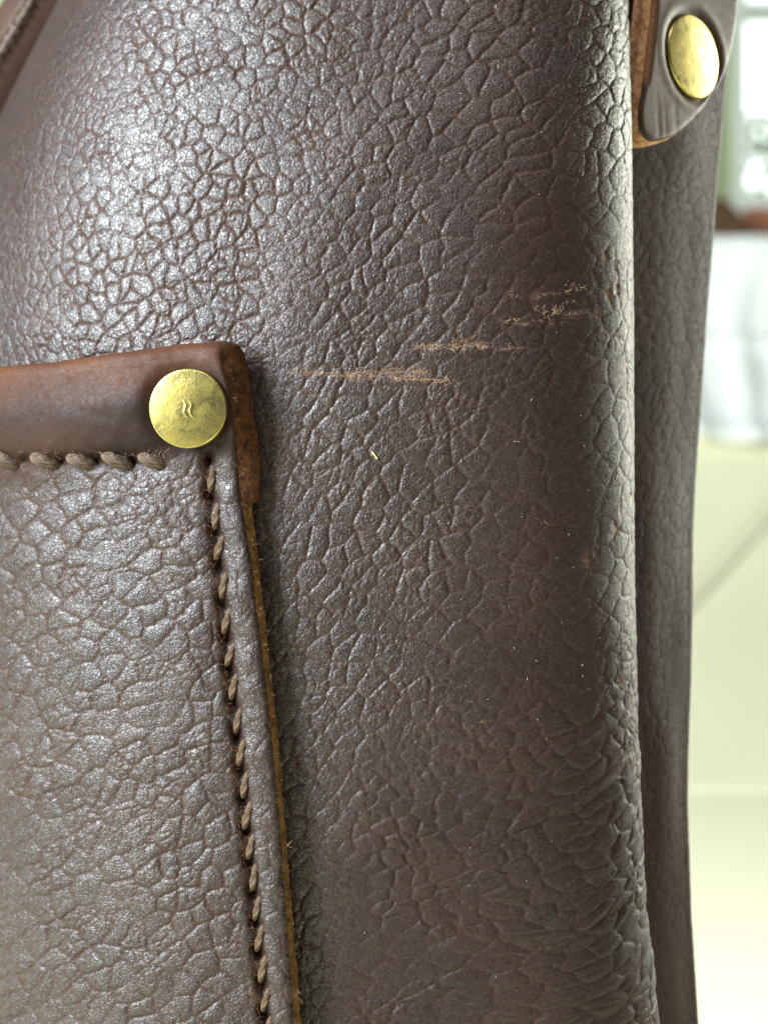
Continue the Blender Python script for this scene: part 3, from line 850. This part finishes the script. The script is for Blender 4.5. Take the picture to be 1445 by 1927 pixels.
# dust and lint
pts = []
for k_ in range(100):
    p, n_ = on_panel(rng.uniform(560, 1185), rng.choice((rng.uniform(150, 1900), rng.uniform(750, 1350)))); pts.append((p + .03 * n_, n_))
fibres('dust', pts, plain('pale_dust', (0.42, 0.39, 0.34), 0.8, 0.1, 300), bag, 0.04, (.10, .30), 1.0)
p, n_ = on_panel(703, 857)
V = []; F = []
for i in range(6):
    t = i / 5
    for a in range(6):
        V.append(p + n_ * 0.12 + np.array([-.30 + .6 * t, 0, .42 - .84 * t]) + 0.085 * np.array([math.cos(a * 1.047) * .81, -math.sin(a * 1.047), math.cos(a * 1.047) * .58]))
for i in range(5):
    for a in range(6): F.append((i * 6 + a, i * 6 + (a + 1) % 6, i * 6 + 6 + (a + 1) % 6, i * 6 + 6 + a))
mesh_np('lint', np.array(V) - BO, F, plain('yellow_lint', (0.80, 0.66, 0.22), 0.6, 0.1, 300), bag)

# ------------------------------------------------------------------ rivets
def rivet(name, centre, normal, R, mat, parent, relief=False, seed=4):
    nr2, na2 = 46, 96
    prof = []
    for i in range(nr2):
        t = i / (nr2 - 1)
        if t < 0.80:
            r = R * 0.955 * t / 0.80; h = 1.12 - 0.33 * (t / .8) ** 2
        else:
            a = (t - .8) / .2 * math.pi * 0.62
            r = R * (0.955 + 0.045 * math.sin(min(a, math.pi / 2))); h = 0.79 - 0.30 * (1 - math.cos(min(a, math.pi / 2))) - max(0, a - math.pi / 2) * 1.8
        prof.append((r, h))
    V = []; F = []
    n_ = Vector(normal).normalized(); ux = Vector((0, 0, 1)).cross(n_).normalized(); uz = n_.cross(ux)
    for i, (r, h) in enumerate(prof):
        for j in range(na2):
            a = 2 * math.pi * j / na2; x, z = r * math.cos(a), r * math.sin(a)
            dh = 0.0
            if i < nr2 * .8:
                dh = 0.03 * float(vnoise(np.array([x * .9]), np.array([z * .9]), seed)[0])
                if relief:   # faint wavy mark in the middle
                    cxm = 0.2 * math.sin(z * 3.2) - 0.5 * z * 0.55; dd = abs(x - 0.15 - cxm)
                    if -1.25 < z < 1.0: dh += 0.05 * math.exp(-((dd - 0.33) / 0.11) ** 2) * min(1, (z + 1.25) * 3, (1.0 - z) * 3)
            V.append(tuple(ux * x + uz * z + n_ * (h + dh)))
    for i in range(nr2 - 1):
        for j in range(na2):
            F.append((i * na2 + j, i * na2 + (j + 1) % na2, (i + 1) * na2 + (j + 1) % na2, (i + 1) * na2 + j))
    o = mesh_np(name, V, F, mat, parent)
    o.location = Vector((np.array(centre) - BO) * S)
    return o
p, n_ = pocket_pt(*RIV)
yr = p[1] - 0.55
tilt = Vector((-0.12, -0.98, -0.03))
rivet('rivet', (MX(RIV[0], yr), yr - 0.0, MZ(RIV[1], yr)), tilt, 4.62, M_BRASS, pocket_e, True)

# ------------------------------------------------------------------ strap tab, upper right
tab = empty('strap_tab', (0, 0, 0), bag)
TH = 3.6                                                    # thickness above the side panel
def tab_pt(a, z, h): return np.array([X0s + Un[0] * a + Nn[0] * h, Y0s + Un[1] * a + Nn[1] * h, z])
def tab_uv(px, py, h):
    """surface coordinate of a photograph pixel on the tab plane at height h"""
    m = (px - 722.5) * MMPX / DC
    a = (m * (DC + Y0s + Nn[1] * h) - X0s - Nn[0] * h) / (Un[0] - m * Un[1])
    y = Y0s + Un[1] * a + Nn[1] * h
    return a, (963.5 - py) * MMPX * (DC + y) / DC
outline_px = [(1212, 170), (1206, 210), (1208, 240), (1216, 256), (1228, 264), (1246, 263), (1268, 255), (1292, 238), (1315, 216), (1338, 188),
              (1358, 156), (1372, 122), (1382, 85), (1388, 45), (1392, 0), (1396, -60), (1400, -140), (1404, -240), (1244, -240), (1237, -60), (1232, 0), (1225, 60), (1218, 120)]
out = np.array([tab_uv(a_, b_, TH) for a_, b_ in outline_px])
# smooth closed outline (Catmull-Rom)
sm_ = []
n = len(out)
for i in range(n):
    p0, p1, p2, p3 = out[i - 1], out[i], out[(i + 1) % n], out[(i + 2) % n]
    for k_ in range(10):
        t = k_ / 10
        sm_.append(0.5 * ((2 * p1) + (-p0 + p2) * t + (2 * p0 - 5 * p1 + 4 * p2 - p3) * t * t + (-p0 + 3 * p1 - 3 * p2 + p3) * t ** 3))
sm_ = np.array(sm_); ctr = np.array(tab_uv(1305, 60, TH))
ra, rz = tab_uv(1306, 105, TH)
rings = np.concatenate([np.linspace(0.02, 0.90, 60), np.linspace(0.905, 0.985, 12), [0.992, 0.997, 1.0]])
V = []; G = []; CR = []
for r in rings:
    for q in sm_:
        a_, z_ = ctr + (q - ctr) * r
        e_mm = (1 - r) * np.linalg.norm(q - ctr)
        h = TH - 0.55 * math.exp(-e_mm / 0.30)
        h += 0.2 * float(vnoise(np.array([a_ / 9]), np.array([z_ / 12]), 3)[0])
        dR = math.hypot((a_ - ra), z_ - rz)
        h -= 0.55 * math.exp(-(max(dR - 5.4, 0) / 0.8) ** 2)                     # pressed in round the rivet
        h += 0.08 * math.exp(-((dR - 7.2) / 0.7) ** 2)
        # creased line close to the cut edge and wrinkles at the round end
        la = tab_uv(1222 - (963.5 - z_) * 0, 100, TH)[0]
        V.append(tab_pt(a_, z_, h)); G.append((a_, z_, 0))
nn = len(sm_); 
V = np.array(V); G = np.array(G)
F = []
for i in range(len(rings) - 1):
    for j in range(nn): F.append((i * nn + j, i * nn + (j + 1) % nn, (i + 1) * nn + (j + 1) % nn, (i + 1) * nn + j))
# crease near left edge + end wrinkles, added along the normal
gp = np.array([tab_uv(1233, 20, TH), tab_uv(1217, 165, TH)]); gd = gp[1] - gp[0]; gl = np.linalg.norm(gd); gn = gd / gl
rel = G[:, :2] - gp[0]; tt = rel @ gn; dd = rel[:, 0] * -gn[1] + rel[:, 1] * gn[0]
rid = gauss(dd, .28) * sstep(-4, 1, tt) * (1 - sstep(gl - 2, gl, tt))
wr = 0
for (wxp, wd) in ((1240, .5), (1252, .35), (1272, .3)):
    ca, cz = tab_uv(wxp, 235, TH); wr = wr + wd * gauss(G[:, 0] - ca + 0.1 * (G[:, 1] - cz), .35) * gauss(G[:, 1] - cz, 2.2)
hh = -0.40 * rid - 0.12 * wr
V[:, 0] += Nn[0] * hh; V[:, 1] += Nn[1] * hh
mesh_np('tab_face', V - BO, F, M_STRAP, tab, {'grain': G, 'crease': 0.5 * np.clip(wr, 0, 1), 'worn': np.clip(rid * 1.3, 0, 1), 'scuff': np.clip(rid, 0, 1) * .8, 'soft': np.full(len(G), .75)})  # groove tinted pale tan, a painted glint where its edge would catch light
# raw edge of the tab, two layers
V = []; ts = np.linspace(0, 1, 12)
top = V0 = None
last = (np.array([tab_pt(*(ctr + (q - ctr)), 0) for q in sm_]))
for q in sm_:
    out_n = (q - ctr) / np.linalg.norm(q - ctr)
    for t in ts:
        h = (TH - 0.55) * (1 - t) - 0.8 * t
        b_ = 0.30 * math.sin(min(1, t * 2 % 1.0001) * math.pi) + 0.16 * float(vnoise(np.array([q[0] * 2 + q[1] * 2.1]), np.array([t * 7]), 8)[0]) * (t > 0)
        qq2 = q + out_n * (b_ + 0.25 * t)
        V.append(tab_pt(qq2[0], qq2[1], h))
V = np.array(V); F = []
for j in range(nn):
    for i in range(11): F.append((j * 12 + i, j * 12 + i + 1, ((j + 1) % nn) * 12 + i + 1, ((j + 1) % nn) * 12 + i))
mesh_np('raw_edge', V - BO, F, M_TABEDGE, tab)
rivet('rivet', tab_pt(ra, rz, TH - 0.75), (Nn[0], Nn[1], 0.02), 5.55, M_BRASS2, tab, False, 9)

# ------------------------------------------------------------------ stitched strap behind the upper left rim
hs_e = empty('shoulder_strap', (0, 0, 0), bag)
YS = 56.0
def spx(px, py, y=YS): return np.array([MX(px, y), y, MZ(py, y)])
dirp = np.array([75.0, -125.0]) / 145.8; nrm = -LN                       # along the rim (up right), outwards (up left)
L_ = np.linspace(-420, 330, 160); W_ = np.linspace(-60, 59, 42)
V = []; G = []
for l in L_:
    for w_ in W_:
        p_ = np.array([75.0, 0.0]) + dirp * l + nrm * w_ * np.array([1, 1])
        t = (w_ + 60) / 126
        y = YS + 5.5 * max(0, (t - .55) / .45) ** 2 - 1.2 * math.sin(t * math.pi)
        V.append(spx(p_[0], p_[1], y)); G.append((l * MMPX, w_ * MMPX, 0))
for l in ():
    pass
strap = mesh_np('strap_face', np.array(V) - BO, grid_faces(160, 42), M_STRAP, hs_e, {'grain': np.array(G), 'crease': np.zeros(len(G)), 'worn': np.zeros(len(G)), 'scuff': np.zeros(len(G)), 'soft': np.full(len(G), .6)})
md = strap.modifiers.new('thick', 'SOLIDIFY'); md.thickness = 0.0028; md.offset = 1
def strap_stitch(proto, l, w_, ang):
    o = proto.copy(); col.objects.link(o); o.parent = hs_e
    p_ = np.array([75.0, 0.0]) + dirp * l + nrm * w_
    o.location = Vector((spx(p_[0], p_[1], YS - 1.6) - BO) * S); o.rotation_euler = (0, ang, 0); o.scale = (0.46, 0.6, 0.75)
    return o
for k_ in range(-13, 6):
    for w_, dl in ((23, 0), (11, 8)):
        o = strap_stitch(proto_v, k_ * 20.0 + dl + rng.uniform(-2, 2), w_ + rng.uniform(-1.5, 1.5), math.radians(-72 + rng.uniform(-14, 14)))
# the pale upper rim of the bag beyond is open
for o in bpy.data.objects:
    if o.type == 'MESH' and o.name.startswith('stitch') and o.parent == hs_e:
        o.name = 'stitch'
